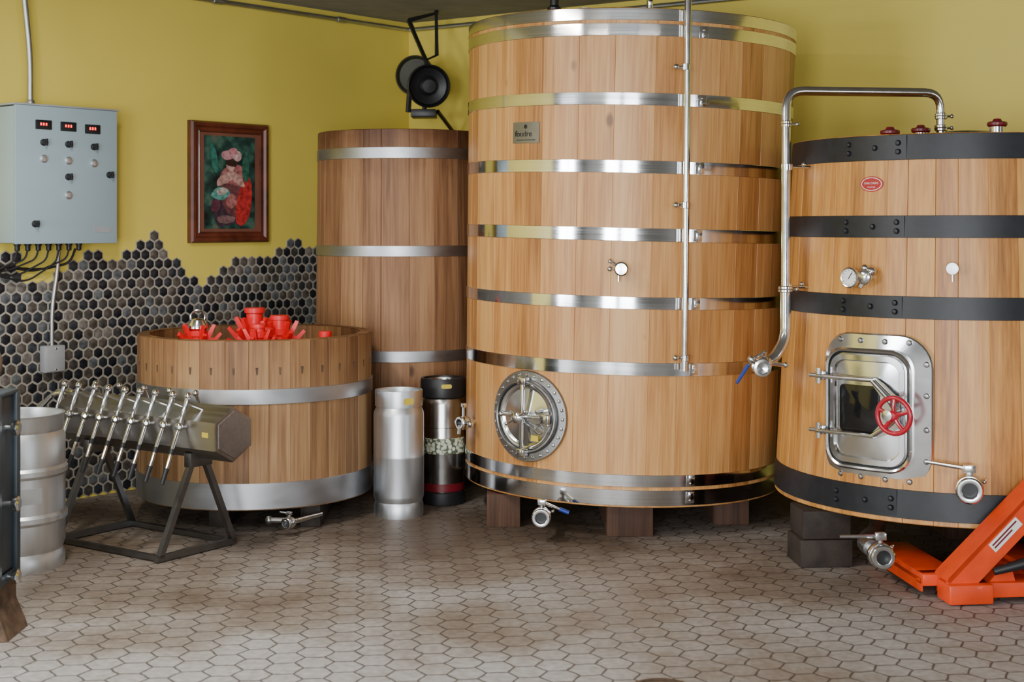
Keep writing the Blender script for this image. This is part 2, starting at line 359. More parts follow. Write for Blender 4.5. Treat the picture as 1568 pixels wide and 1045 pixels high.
def bolt(r=.008,h=.006): return lathey([(r,.002),(r,-h*.4),(r*.7,-h*.85),(0,-h)],12,cap0=False)
def at(g,x,z,y=0): return tf(g,T(x,y,z))

# sanitary valve : axis along -y (towards viewer), origin at the back of its pipe
def valve(parent,M,name,s=1.0,back=.06,hdir=(1,0,0),hlen=.13,tip=None,open_end=True):
    pr=[(.018,back),(.018,0),(.032,0),(.034,-.004),(.034,-.012),(.026,-.014),(.026,-.018),(.040,-.020),(.042,-.024),(.042,-.044),(.040,-.048),(.026,-.050),(.026,-.054),(.038,-.056),(.040,-.060),(.040,-.070),(.036,-.074),(.026,-.075),(.024,-.074)]
    if open_end: pr+=[(.022,-.05),(0,-.05)]
    else: pr+=[(.02,-.082),(0,-.084)]
    pr=[(r*s,y*s if y<0 else y) for r,y in pr]
    add(name+'_body',lathey(pr,32,cap0=False,cap1=False),M_steel,parent,M)
    if open_end: add(name+'_bore',lathey([(.0235*s,-.052*s),(0.0,-.0515*s)],24),M_black,parent,M)  # black disc paints in the shade inside the open end
    hd=Vector(hdir).normalized(); st=Vector((0,-.034*s,0)); q=Vector((0,0,1)) if abs(hd.z)<.8 else Vector((1,0,0))
    p0=st+q*.038*s; p1=st+q*.062*s; p2=p1+hd*hlen
    add(name+'_stem',cat(sweep([p0,p1+q*.006],.010*s,12),tf(box(-.018*s,.018*s,-.012*s,.012*s,-.012*s,.012*s,.003),T(*p1))),M_steel,parent,M)
    add(name+'_handle',sweep([p1,p1+hd*hlen*.6,p2],[.0075*s,.006*s,.0055*s],10),M_steel,parent,M)
    if tip: add(name+'_grip',sweep([p1+hd*hlen*.72,p2+hd*.012],.009*s,12),tip,parent,M)
    wing=cat(at(ball(.007*s),.045*s,.02*s,-.01*s),sweep([(.03*s,-.01*s,.01*s),(.052*s,-.01*s,.026*s)],.004*s,8))
    add(name+'_clamp_nut',wing,M_steel,parent,M)
def block(tank,px,d,w,dep,h,mat,rz=0,split=False):
    x=(px-CXP)*d/F; g=box(-w/2,w/2,0,dep,0,h,.004)
    if split: g=cat(box(-w/2,w/2,0,dep,0,h*.49,.005),box(-w/2+.012,w/2-.006,.004,dep,h*.50,h,.005))
    M=(T(tank.cx,tank.cy,0)@R('Y',tank.tilt)).inverted()@T(x,d,0)@R('Z',rz)
    return add('support_block',g,mat,tank.e,M)

# ---------------- large oak tank (stainless hoops)
A=mk('large_oak_fermentation_tank',.517,6.81,.742,.774,.143,2.275,1.35)
staves(A,M_oak,.095,.175,seed=3,ch=.0013)
for i,(a,b) in enumerate([(2.222,2.272),(2.156,2.208),(1.861,1.914),(1.572,1.626),(1.282,1.338),(.992,1.044),(.708,.764),(.232,.283),(.152,.218)]):
    hoop(A,a,b,M_hoop,'hoop_%d'%(i+1),.0045)
head(A,2.215,M_oak,'top_head'); head(A,.17,M_oak,'bottom_head')
gs=[];bs=[]
for z in (2.18,1.888,1.60,1.31,1.018,.736,.258,.185):
    for th in (.33,):
        g=bend(box(-.02,.02,-.004,0,-.024,.024,.0015),rad(A,z)); gs.append(tf(g,frame(A,th,z,.003)))
        for zz_ in(-.012,.012): bs.append(tf(bolt(.005,.004),frame(A,th,z+zz_,.003)@T(0,-.004,0)))
add('hoop_joints',cat(*gs),M_hoop,A.e)
add('hoop_joint_bolts',cat(*bs),M_steel,A.e)
# round manway
Mw=hitM(A,808,641); Ra=rad(A,.5)
n=72
def cl(r,y): return [(r*math.cos(2*PI*j/n),y,r*math.sin(2*PI*j/n)) for j in range(n)]
fl=bend(loft([cl(.200,.01),cl(.200,-.008),cl(.196,-.014),cl(.163,-.014),cl(.160,-.02),cl(.160,-.034),cl(.156,-.038),cl(.150,-.038),cl(.147,-.034),cl(.147,.03)],cap0=False,cap1=False),Ra)
add('manway_flange',fl,M_steeld,A.e,Mw)
add('manway_rivets',cat(*[bend(at(bolt(.008,.007),.181*math.cos(2*PI*k/28),.181*math.sin(2*PI*k/28),-.013),Ra) for k in range(28)]),M_steel,A.e,Mw)
add('manway_door',lathey([(.149,.03),(.149,-.008),(.143,-.016),(.134,-.016),(.128,-.012),(.120,-.006),(.08,-.010),(.03,-.018),(0,-.021)],64,cap0=False,cap1=False),M_mirror,A.e,Mw)
add('manway_gasket',lathey([(.150,.004),(.150,-.012),(.146,-.0125),(.146,.004)],64,cap0=False,cap1=False),M_black,A.e,Mw)
bars=cat(box(-.009,.009,-.05,-.036,-.165,.165,.003),box(-.125,.105,-.036,-.026,-.008,.008,.003),
  lathey([(.012,.02),(.012,-.075),(.022,-.078),(.024,-.09),(.014,-.098),(0,-.1)],20),
  sweep([(-.05,-.085,-.03),(.05,-.085,.03)],.006,10),at(ball(.009),-.05,-.03,-.085),at(ball(.009),.05,.03,-.085),
  box(-.022,.022,-.055,-.02,.140,.172,.004),box(-.022,.022,-.055,-.02,-.172,-.140,.004),at(ball(.012),-.125,0,-.03),
  box(.095,.145,-.045,-.02,-.02,.02,.004),at(lathey([(.009,.02),(.009,-.05),(0,-.052)],12),.085,.03),at(tf(torus(.022,.004,24,8),T()),.085,-.045,-.03),sweep([(.0,-.03,-.02),(.085,-.03,-.065)],.006,8))
add('manway_crossbars',bars,M_steel,A.e,Mw)
add('manway_sticker',box(.03,.07,-.0002,.002,-.105,-.08),M_yel,A.e,Mw@T(0,-.014,0))
# name plate
Mp=hitM(A,805.5,207)
def dens(w,h,y0,y1):
    xs=[-w/2+w*i/8 for i in range(9)]; return loft([[(x,y0,-h/2),(x,y1,-h/2),(x,y1,h/2),(x,y0,h/2)] for x in xs])
add('name_plate',bend(dens(.148,.092,.003,-.004),.76),plain('brushed_plate',(.22,.215,.19),.4,metal=.8),A.e,Mp)
text('name_plate_script','foudre',.036,M_blackp,A.e,Mp@T(-.012,-.0045,-.006)); 
add('name_plate_emblem',cat(at(lathey([(.011,0),(.0,-.001)],5),0,.026,-.0045),box(-.05,.055,-.006,-.004,-.034,-.031)),M_blackp,A.e,Mp)
# vertical pipe
def tp(th,z,off): r=rad(A,z)+off; return Vector((r*math.sin(th),-r*math.cos(th),z))
th2,_=hit(A,1045,100); th1,_=hit(A,1043,540)
P0=tp(th1,.755,.045); P1=tp(th2,2.33,.045); P3=Vector((P1.x*.35,P1.y*.35,2.42)); P4=Vector((P3.x,P3.y,2.24))
P1b=P1.copy(); P1b.z=2.42
add('riser_pipe',sweep([P0,P1b,P3,P4],.0145,16,rad=.06),M_steel,A.e)
add('riser_pipe_end',sweep([P0+Vector((0,0,-.02)),P0+Vector((0,0,.03))],.0175,16),M_steel,A.e)
for px,py in((1045,103),(1044,313),(1043,545)):
    t_,z_=hit(A,px,py); Mc=frame(A,t_,z_)
    add('pipe_bracket',cat(box(-.006,.006,-.04,.0,-.006,.006),tf(lathe([(.019,-.014),(.021,-.012),(.021,.012),(.019,.014)],20),T(0,-.045,0)),sweep([(-.02,-.045,0),(-.045,-.05,0)],.006,8),at(ball(.013),-.045,0,-.05)),M_steel,A.e,Mc)
# sample valve
Ms=hitM(A,948,412)
add('sample_valve',cat(lathey([(.022,.003),(.022,-.006),(.012,-.008),(.012,-.05),(.016,-.052),(.016,-.07),(0,-.072)],20,x=.0),
   lathey([(.028,-.06),(.030,-.064),(.030,-.072),(.024,-.078),(0,-.079)],24,x=.012),sweep([(0,-.04,0),(0,-.042,-.055)],.007,10),sweep([(-.005,-.03,.01),(-.035,-.035,.03)],.007,10),at(ball(.010),-.037,.031,-.036),at(ball(.012),-.037,-.002,-.036)),M_steel,A.e,Ms)
# low side valve on the left
pv=Vector((-.16,6.557,.43))-Vector((A.cx,A.cy,0)); ta=math.radians(-48)
Mv=T(*(pv+Vector((-.05,-.045,0))))@Matrix.Rotation(ta,4,'Z')
valve(A.e,Mv,'side_valve',.75,back=.09,hdir=(0,-.2,1),hlen=.02)
add('side_valve_cock',cat(sweep([(-.04,-.03,0),(.05,-.03,0)],.009,12),at(ball(.016),.05,0,-.03),at(ball(.014),-.045,0,-.03),sweep([(0,-.03,.03),(0,-.03,.075)],.007,10),box(-.012,.012,-.04,-.02,.07,.09,.003),sweep([(.0,-.05,-.01),(.0,-.055,-.05)],.008,10)),M_steel,A.e,Mv)
# bottom valve
wv=W(828,795,6.02); Mv=T(wv.x-A.cx,wv.y-A.cy,wv.z)@R('Z',-6)
valve(A.e,Mv@T(0,.05,-.004),'bottom_valve',1.0,back=.25,hdir=(1,0,-.35),hlen=.11,tip=M_blue)
add('bottom_outlet_pipe',sweep([(0,.2,0),(0,.36,0),(0,.36,.11)],.018,14,rad=.05),M_steel,A.e,Mv)
def topfit(t,px,d,z,kind,mat):
    w=W(px,0,d); M=T(w.x-t.cx,w.y-t.cy,z)
    if kind=='valve':
        g=cat(lathe([(.03,0),(.03,.02),(.016,.03),(.016,.05),(.03,.055),(.032,.075),(.02,.085),(.02,.11),(0,.112)],24)); add('top_fitting',g,mat,t.e,M)
    elif kind=='bung':
        g=lathe([(.05,0),(.05,.02),(.036,.024),(.036,.05),(.03,.056),(.03,.062),(.045,.064),(.045,.074),(0,.078)],24); add('top_bung',g,mat,t.e,M)
topfit(A,830,6.4,2.245,'valve',M_blackp); topfit(A,880,6.4,2.245,'bung',M_steel); topfit(A,935,6.6,2.245,'valve',M_steel)
block(A,771,6.35,.15,.8,.148,M_blk); block(A,965,6.16,.2,1.2,.137,M_blk); block(A,1120,6.40,.16,.85,.128,M_blk)

# ---------------- oak tank with black hoops
B=mk('oak_tank_with_black_hoops',1.884,6.0,.763,.682,.226,1.70)
staves(B,M_oak2,.07,.125,seed=11,ch=.0016)
bands=[(1.600,1.697),(1.302,1.387),(.995,1.080),(.245,.352)]
for i,(a,b) in enumerate(bands): hoop(B,a,b,M_blackhoop,'black_hoop_%d'%(i+1),.005)
head(B,1.655,M_oak2,'top_head'); head(B,.25,M_oak2,'bottom_head')
bs=[];pl=[]
for (a,b) in bands:
    zc=(a+b)/2
    for px in (1298,1338,1374):
        th,_=hit(B,px,345)
        for dz in ((-.024,.024) if px!=1338 else (0,)):
            bs.append(tf(bolt(.011,.012),frame(B,th,zc+dz*.7,.008)))
    th,_=hit(B,1337,345); pl.append(tf(bend(dens(.26,b-a-.006,.0,-.004),.73),frame(B,th,zc,.004)))
    bs.append(tf(bolt(.01,.01),frame(B,.3,zc,.005)))
add('hoop_bolts',cat(*bs),M_blackhoop,B.e); add('hoop_overlap_plates',cat(*pl),M_blackhoop,B.e)
# rectangular manway
Md=hitM(B,1339,627); Rb=rad(B,.65)
o1=rrect(.455,.580,.125); o2=rrect(.445,.570,.120); o3=rrect(.352,.468,.085,cx=-.018); o4=rrect(.338,.454,.078,cx=-.018); o5=rrect(.325,.440,.072,cx=-.018)
fl=loft([atY(o1,.012),atY(o1,-.008),atY(o2,-.013),atY(o3,-.015),atY(o3,-.040),atY(o4,-.046),atY(o5,-.042),atY(o5,.02)],cap0=False,cap1=False)
add('manway_flange',bend(fl,Rb),M_mirror,B.e,Md)
fb=[]
for k in range(16):
    a=2*PI*k/16+.2; x=.205*math.copysign(min(1,abs(math.cos(a))*1.25),math.cos(a)); z=.262*math.copysign(min(1,abs(math.sin(a))*1.25),math.sin(a))
    if abs(x)>.15 and abs(z)>.2: x*=.88; z*=.90
    fb.append(bend(at(bolt(.011,.010),x,z,-.013),Rb))
add('manway_bolts',cat(*fb),M_steeld,B.e,Md)
d1=rrect(.315,.430,.068,cx=-.018); d2=rrect(.300,.415,.06,cx=-.018); d3=rrect(.265,.375,.05,cx=-.018); d4=rrect(.255,.365,.045,cx=-.018); d5=rrect(.13,.22,.03,cx=-.018,cz=.0)
add('manway_door',bend(loft([atY(d1,.01),atY(d1,-.035),atY(d2,-.045),atY(d3,-.045),atY(d4,-.034),atY(d5,-.038)],cap0=False),Rb),M_mirror,B.e,Md)
add('manway_gasket',bend(loft([atY(o5,-.03),atY(rrect(.316,.431,.069,cx=-.018),-.03)],cap0=False,cap1=False),Rb),M_black,B.e,Md)
add('manway_sight_glass',bend(loft([atY(rrect(.165,.185,.02,cx=-.042,cz=-.0),-.03),atY(rrect(.165,.185,.02,cx=-.042,cz=-.0),-.042),atY(rrect(.155,.175,.018,cx=-.042,cz=-.0),-.043)],cap0=False),Rb),M_glass,B.e,Md)
br=[]
for zz in (.118,-.095):
    br.append(sweep([(-.215,-.035,zz),(-.215,-.062,zz),(.03,-.062,zz)],.0085,10,rad=.012))
    br.append(box(-.235,-.195,-.04,-.005,zz-.018,zz+.018,.004))
    br.append(sweep([(-.215,-.05,zz-.03),(-.215,-.05,zz+.03)],.009,10)); br.append(sweep([(-.255,-.045,zz),(-.215,-.045,zz)],.008,10))
br.append(sweep([(.02,-.062,.118),(.085,-.066,.06),(.115,-.07,.02)],.009,10)); br.append(sweep([(.02,-.062,-.095),(.085,-.066,-.05),(.115,-.07,-.02)],.009,10))
br.append(extr([(.0,.125),(.035,.125),(.075,.10),(.135,.05),(.135,-.05),(.075,-.085),(.03,-.105),(0,-.105),(.05,-.05),(.06,.05)],-.055,-.049))
br.append(lathey([(.014,-.02),(.014,-.13),(.02,-.132),(.02,-.145),(0,-.147)],16,x=.125))
add('manway_clamp_arms',cat(*br),M_steel,B.e,Md)
wh=cat(torus(.066,.0095,44,12),*[sweep([(0,0,0),(.032*math.cos(a),-.006,.032*math.sin(a)),(.064*math.cos(a),0,.064*math.sin(a))],[.009,.0075,.0085],8) for a in [math.radians(90+72*k) for k in range(5)]],lathey([(.019,.012),(.021,-.008),(.012,-.016),(0,-.017)],20))
add('manway_hand_wheel',wh,M_red,B.e,Md@T(.145,-.125,0))
# thermometer + tap
Mt=hitM(B,1312,425)
add('thermometer_case',lathey([(.010,.01),(.010,-.03),(.036,-.032),(.040,-.036),(.040,-.050),(.037,-.053),(.034,-.052),(.034,-.049)],36,cap1=False),M_steel,B.e,Mt)
add('thermometer_dial',lathey([(.034,-.0495),(0,-.0497)],36,cap0=False),M_label,B.e,Mt)
add('thermometer_needle',cat(tf(box(-.0015,.0015,-.051,-.050,-.006,.026),R('Y',35)),*[tf(box(-.001,.001,-.0508,-.0499,.026,.031),R('Y',30*k)) for k in range(12)]),M_blackp,B.e,Mt)
Mt=hitM(B,1336,424)
add('racking_tap',cat(lathey([(.012,.01),(.012,-.04),(.024,-.042),(.026,-.05),(.026,-.07),(.018,-.075),(0,-.076)],24),at(ball(.015),-.012,.034,-.035),sweep([(0,-.05,0),(-.012,-.035,.034)],.008,10),at(ball(.018),.014,.022,-.03),sweep([(0,-.05,-.01),(-.02,-.055,-.04)],.009,10),at(torus(.024,.005,24,8),0,0,-.065)),M_steel,B.e,Mt)
Mt=hitM(B,1459,411)
add('sample_tap',cat(lathey([(.018,.003),(.018,-.005),(.008,-.008),(.008,-.035),(.022,-.037),(.024,-.045),(.022,-.055),(0,-.057)],28),sweep([(0,-.025,0),(0,-.028,-.05)],.0055,10)),M_keg,B.e,Mt)
# red oval badge
Mt=hitM(B,1335,282); el=[(.050*math.cos(2*PI*k/40),.030*math.sin(2*PI*k/40)) for k in range(40)]; el2=[(a*.9,b_*.86) for a,b_ in el]
add('badge',bend(extr(el,.004,-.003),.7),M_red,B.e,Mt); 
add('badge_rim',bend(loft([atY(el2,-.003),atY(el2,-.004),atY([(a*.93,b_*.90) for a,b_ in el2],-.004),atY([(a*.93,b_*.90) for a,b_ in el2],-.003)],cap0=False,cap1=False),.7),M_label,B.e,Mt)
text('badge_text','OAK CASKS',.0115,M_label,B.e,Mt@T(0,-.0042,.003),.0002); text('badge_text_small','cooperage',.008,M_label,B.e,Mt@T(0,-.0042,-.011),.0002)
# lower right butterfly valve
Mv=hitM(B,1483,745)
valve(B.e,Mv@T(0,-.02,0),'outlet_valve',1.2,back=.04,hdir=(-1,0,.13),hlen=.155)
add('outlet_valve_actuator',box(-.012,.012,-.055,-.035,.03,.085,.003),M_steel,B.e,Mv@T(0,-.02,0))
# bottom valve with elbow
wv=W(1347,850,5.22); Mv=T(wv.x-B.cx,wv.y-B.cy,wv.z)@R('Z',2)
valve(B.e,Mv@T(0,.03,0),'bottom_valve',1.12,back=.1,hdir=(-1,0,0),hlen=.15)
add('bottom_elbow',sweep([(0,.10,0),(0,.22,0),(.10,.34,.02),(.10,.40,.12)],.032,16,rad=.06),M_steeld,B.e,Mv)
def cap(px,py,d,ztop):
    w=W(px,py,d); M=T(w.x-B.cx,w.y-B.cy,0)
    add('bung_stem',lathe([(.03,1.68),(.03,ztop-.02),(.02,ztop-.018)],20),M_steel,B.e,M)
    add('bung_cap',lathe([(.034,ztop-.02),(.040,ztop-.014),(.040,ztop-.004),(.034,ztop),(.02,ztop+.002),(.014,ztop+.012),(0,ztop+.014)],12),M_darkred,B.e,M)
cap(1363,200,5.75,1.735); cap(1410,196,5.95,1.757); cap(1527,190,5.7,1.765)
add('manhole_cover',lathe([(.13,1.68),(.135,1.70),(.135,1.735),(.12,1.745),(0,1.755)],48),M_steeld,B.e,T(W(1478,200,6.05).x-B.cx,.05,0))
# transfer pipe : from the top of the tank over and down its left side
q=lambda px,py,d: W(px,py,d)-Vector((B.cx,B.cy,0))
add('transfer_pipe',sweep([q(1441,207,5.95),q(1441,142,5.95),q(1204,139,5.80),q(1203,446,5.74)],.019,18,rad=.075),M_steel,B.e)
add('transfer_pipe_lower',sweep([q(1203,440,5.74),q(1203,520,5.72),q(1186,548,5.68),q(1172,556,5.66)],.0225,18,rad=.09),M_steel,B.e)
def clampz(px,py,d,r=.026,h=.010): 
    w=q(px,py,d); return cat(tf(lathe([(r*.8,-h-.004),(r,-h),(r,-.002),(r*1.12,0),(r,.002),(r,h),(r*.8,h+.004)],24),T(*w)),tf(sweep([(.02,0,0),(.04,0,0)],.005,8),T(*w)),tf(ball(.009),T(w.x+.045,w.y,w.z)))
add('pipe_clamps',cat(clampz(1203,443,5.74,.030),clampz(1441,196,5.95,.027),clampz(1441,178,5.95,.025),clampz(1204,190,5.79,.022)),M_steel,B.e)
for py,d in((256,5.78),(440,5.75)):
    w=q(1205,py,d); rr=rad(B,w.z+0); dirn=Vector((-w.x,-w.y,0)).normalized(); s=Vector((w.x,w.y,0)).length-rr
    add('pipe_standoff',cat(sweep([w,w+dirn*(s+.01)],.006,10),sweep([w+Vector((0,0,-.012)),w+Vector((0,0,.012))],.024,18),tf(ball(.010),Matrix.Translation(w+dirn*s*.7+Vector((0,0,.012))))),M_steel,B.e)
vb=q(1170,557,5.66)
add('transfer_valve',cat(tf(ball(.034),Matrix.Translation(vb+Vector((0,0,0)))),
   tf(lathey([(.020,.05),(.03,.045),(.032,.03),(.03,.02),(.022,.015),(.022,-.03),(.034,-.034),(.036,-.044),(.034,-.05),(.024,-.052),(.022,-.045),(0,-.04)],24),Matrix.Translation(vb+Vector((-.018,-.02,-.012)))),
   sweep([vb+Vector((.03,0,0)),vb+Vector((.085,.02,-.008))],.009,10),tf(ball(.012),Matrix.Translation(vb+Vector((.09,.02,-.008)))),
   sweep([vb+Vector((0,0,.02)),vb+Vector((.0,-.01,.05))],.01,10),
   sweep([vb+Vector((-.02,-.02,0)),vb+Vector((-.055,-.03,.02))],.012,12),tf(ball(.016),Matrix.Translation(vb+Vector((-.055,-.03,.02)))),
   sweep([vb+Vector((0,-.01,.05)),vb+Vector((-.05,-.03,.02)),vb+Vector((-.075,-.04,-.01))],.0055,8)),M_steel,B.e)
add('transfer_valve_grip',sweep([vb+Vector((-.07,-.038,-.003)),vb+Vector((-.118,-.06,-.072))],[.008,.0065],10),M_blue,B.e)
block(B,1266,5.60,.21,.2,.222,M_blk2,4,True); block(B,1640,5.55,.2,.9,.222,M_blk2,0,True); block(B,1480,6.1,.16,.4,.222,M_blk)

# ---------------- old tall vat
V=mk('tall_wooden_vat',-.58,7.6,.470,.453,.07,1.836)
staves(V,M_old2,.09,.16,seed=5,ch=.002)
for i,(a,b) in enumerate([(1.688,1.744),(1.192,1.246),(.66,.716),(.12,.19)]): hoop(V,a,b,M_galv,'hoop_%d'%(i+1))
head(V,1.76,M_old2,'top_head'); head(V,.12,M_old2,'bottom_head')
block(V,560,7.35,.1,.5,.07,M_blk); block(V,680,7.35,.1,.5,.07,M_blk)
# ---------------- short open vat
S=mk('short_wooden_vat',-1.213,6.74,.545,.545,.103,.845)
staves(S,M_old,.085,.13,seed=9,thick=.05,ch=.0022)
hoop(S,.566,.632,M_galv,'hoop_1',.005); hoop(S,.108,.222,M_galv,'hoop_2',.005)
head(S,.745,M_old2,'inner_lid'); head(S,.13,M_old,'bottom_head')
gs=[]
for k in range(34):
    th=k/34*2*PI; gs.append(tf(extr([(-.006,.012),(.006,.012),(.003,-.02),(-.003,-.02)],.002,-.0015),frame(S,th,.715)))
add('stave_dowel_marks',cat(*gs),M_rust,S.e)
block(S,335,6.36,.09,.75,.103,M_blk2); block(S,475,6.36,.09,.75,.103,M_blk2)
wv=W(445,800,6.13); Mv=T(wv.x-S.cx,wv.y-S.cy,max(wv.z,.06))
valve(S.e,Mv@T(0,.05,-.01)@R('Z',-30),'drain_valve',.66,back=.2,hdir=(-1,0,0),hlen=.05)
add('drain_valve_side',cat(sweep([(-.10,.04,0),(0,.03,0)],.012,10),at(ball(.018),-.10,0,.04)),M_steeld,S.e,Mv)

# red finned fittings standing on the lid
def red_fitting(px,d,s,steeltop=False,arms=4,hgt=.14,rot=0.0):
    w=W(px,500,d); e=empty('red_finned_bung_fitting',(w.x,w.y,.7755),(0,0,rot))
    add('body',lathe([(.05*s,0),(.052*s,.015),(.036*s,.022),(.036*s,.06),(.046*s,.065),(.048*s,.085),(.034*s,.092),(.034*s,hgt*.86),(.042*s,hgt*.88),(.042*s,hgt),(0,hgt)],20),M_redp,e)
    gs=[]
    for k in range(arms):
        a=360*k/arms
        fin=[(.03,.01),(.07,.02),(.115,.075),(.105,.085),(.075,.055),(.06,.06),(.085,.12),(.07,.125),(.045,.08),(.03,.085)]
        gs.append(tf(extr([(x*s,z*s) for x,z in fin],-.009,.009),R('Z',a)))
        fin2=[(.03,.01),(.09,.005),(.12,.03),(.112,.042),(.08,.026),(.03,.04)]
        gs.append(tf(extr([(x*s,z*s) for x,z in fin2],-.008,.008),R('Z',a+180/arms)))
    add('fins',cat(*gs),M_redp,e)
    if steeltop:
        add('steel_dome',lathe([(.036*s,hgt),(.052*s,hgt+.01),(.052*s,hgt+.024),(.036*s,hgt+.05),(0,hgt+.058)],20),M_steel,e)
        add('lifting_ring',tf(torus(.034*s,.005,20,8),T(0,0,hgt+.06)),M_steel,e)
    return e
red_fitting(303,6.55,.95,True,5,.09,.2); red_fitting(390,6.70,1.15,False,5,.185,.5); red_fitting(428,6.62,1.05,False,6,.155,.1); red_fitting(396,6.46,.85,False,5,.125,.8)
add('red_cap',lathe([(.032,0),(.032,.03),(.028,.05),(.03,.088),(0,.09)],20),M_redp).location=(W(498,0,6.52).x,6.52,.7755)

# ---------------- kegs
def keg(name,x,y,r,h,mat=M_keg,style='slim'):
    e=empty(name,(x,y,0))
    if style=='big':
        pr=[(r*.86,0),(r*.94,0),(r*.95,.012),(r*.95,.05),(r*.90,.07),(r*.955,.10),(r*.955,h*.30),(r,h*.32),(r,h*.35),(r*.955,h*.37),(r*.955,h*.60),(r,h*.62),(r,h*.65),(r*.955,h*.67),(r*.955,h*.85),(r*.90,h*.89),(r*.93,h*.91),(r*.93,h*.985),(r*.95,h),(r*.89,h),(r*.88,h*.985),(r*.88,h*.88),(r*.4,h*.90),(.03,h*.905)]
        pr2=[(.028,h*.9),(.028,h*.95),(.02,h*.955),(0,h*.955)]
    else:
        pr=[(r*.90,0),(r*.97,0),(r*.98,.01),(r*.98,.055),(r*.93,.07),(r*.99,.09),(r,.10),(r,h*.47),(r*1.012,h*.48),(r,h*.49),(r,h*.80),(r*.98,h*.83),(r*.90,h*.86),(r*.88,h*.87),(r*.94,h*.875),(r*.95,h*.99),(r*.94,h),(r*.88,h),(r*.86,h*.985),(r*.86,h*.84),(r*.4,h*.865),(.03,h*.87)]
        pr2=[(.028,h*.865),(.028,h*.92),(.02,h*.925),(0,h*.925)]
    add('shell',lathe(pr,56),mat,e); add('valve_neck',lathe(pr2,20),M_steel,e)
    return e
k=keg('slim_keg',-.527,6.62,.117,.585)
g=loft([atY(rrect(.05,.03,.012),0),atY(rrect(.05,.03,.012),-.003)]); add('handle_slot_sticker',bend(g,.11),M_yel,k,Matrix.Rotation(.5,4,'Z')@T(0,-.1105,.54))
k=keg('slim_keg',-.336,6.93,.103,.60,steel('dark_keg_steel',(.5,.5,.49),.2,(20,20,20),.1))
def kr(z0,z1,r,mat,nm,parent): add(nm,lathe([(r-.004,z0),(r,z0+.003),(r,z1-.003),(r-.004,z1)],56,cap0=False,cap1=False),mat,parent)
add('rubber_top',lathe([(.1035,.515),(.109,.52),(.110,.53),(.110,.595),(.106,.608),(.094,.608),(.092,.59),(.092,.53)],56,cap1=False),M_black,k)
add('rubber_base',lathe([(.100,.0),(.108,.002),(.110,.012),(.110,.058),(.1045,.064)],56,cap1=False),M_black,k)
kr(.064,.105,.1048,M_darkred,'red_band',k); 
g=loft([atY(rrect(.05,.02,.008),0),atY(rrect(.05,.02,.008),-.003)]); add('rim_sticker',bend(g,.11),M_yel,k,Matrix.Rotation(.2,4,'Z')@T(0,-.1105,.575))
lm,nt,b_=newmat('patterned_label'); vo=N(nt,'ShaderNodeTexVoronoi'); vo.inputs['Scale'].default_value=60; tc=N(nt,'ShaderNodeTexCoord'); nt.links.new(tc.outputs['Object'],vo.inputs['Vector'])
rr=ramp(nt,[(.0,(.8,.82,.72)),(.42,(.55,.6,.40)),(.6,(.10,.13,.08))],'CONSTANT'); nt.links.new(vo.outputs['Distance'],rr.inputs['Fac']); nt.links.new(rr.outputs['Color'],b_.inputs['Base Color'])
kr(.245,.325,.1045,lm,'label_wrap',k); kr(.37,.376,.1042,M_black,'seam',k)
k=keg('beer_keg',-1.97,5.64,.200,.605,M_keg,'big')
add('label_text_plate',bend(dens(.1,.06,.0,-.002),.19),M_lgrey,k,Matrix.Rotation(.6,4,'Z')@T(0,-.1895,.3))

# ---------------- bottle filler
e=empty('bottle_filler',(-1.29,5.85,0),(0,0,math.radians(-35)))
hexo=[(.112*math.cos(math.radians(60*k+30)),.112*math.sin(math.radians(60*k+30))) for k in range(6)]
def hx(x,s=1): return [(x,a*s,.505+b*s*.98) for a,b in hexo]
M_trough=steel('trough_steel',(.36,.34,.32),.3,(3,40,40),.15)
M_stand=steel('stand_steel',(.20,.20,.20),.35,(20,20,20),.15)
add('trough',loft([hx(.205,.9),hx(.205,1),hx(.195,1.03),hx(-.79,1.03),hx(-.80,1),hx(-.80,.9)]),M_trough,e,sharp=20)
add('end_plate',loft([hx(.204,.88),hx(.209,.86),hx(.209,.80)]),M_steeld,e)
fr=[]
sq=math.pi/4
for x in (0.0,-.64):
    fr+= [sweep([(x,0,.46),(x,-.205,.018)],.017,4,phase=sq),sweep([(x,0,.46),(x,.195,.018)],.017,4,phase=sq),sweep([(x,-.225,.017),(x,.205,.017)],.017,4,phase=sq)]
    fr.append(box(x-.02,x+.02,-.06,.06,.36,.42,.003))
fr+=[sweep([(0,-.205,.017),(-.66,-.205,.017)],.014,4,phase=sq),sweep([(0,.19,.017),(-.66,.19,.017)],.014,4,phase=sq)]
add('a_frame_stand',cat(*fr),M_stand,e)
top=[];tips=[];hand=[]
for k in range(9):
    x=-.76+k*.0985; tw=random.uniform(-.008,.008)
    a=Vector((x+tw,-.075,.655)); b=Vector((x,-.215,.325)); d=(b-a)
    top.append(sweep([a,a+d*.22,a+d*.23,a+d*.4,a+d*.41,a+d*.92],[.0095,.0095,.007,.007,.0085,.0075],10))
    top.append(tf(ball(.016,14,8),Matrix.Translation(a))); top.append(tf(ball(.018,14,8),Matrix.Translation(a+d*.36)))
    top.append(sweep([a+d*.36,Vector((x,-.09,.53))],.009,8)); top.append(sweep([a+d*.08,Vector((x+.03,-.03,.60))],.007,8)); top.append(sweep([a+d*.36,a+d*.36+Vector((.035,-.03,.005))],.007,8))
    tips.append(sweep([a+d*.84,a+d*1.02],[.011,.008],10))
    tips.append(sweep([a+d*.62,a+d*.68],.011,10))
for k in range(5):   # rear row
    x=-.70+k*.16; a=Vector((x,.04,.65)); b=Vector((x,.15,.40)); d=b-a
    top.append(sweep([a,b],.007,8)); top.append(tf(ball(.014,14,8),Matrix.Translation(a))); tips.append(sweep([a+d*.88,a+d*1.02],.009,8))
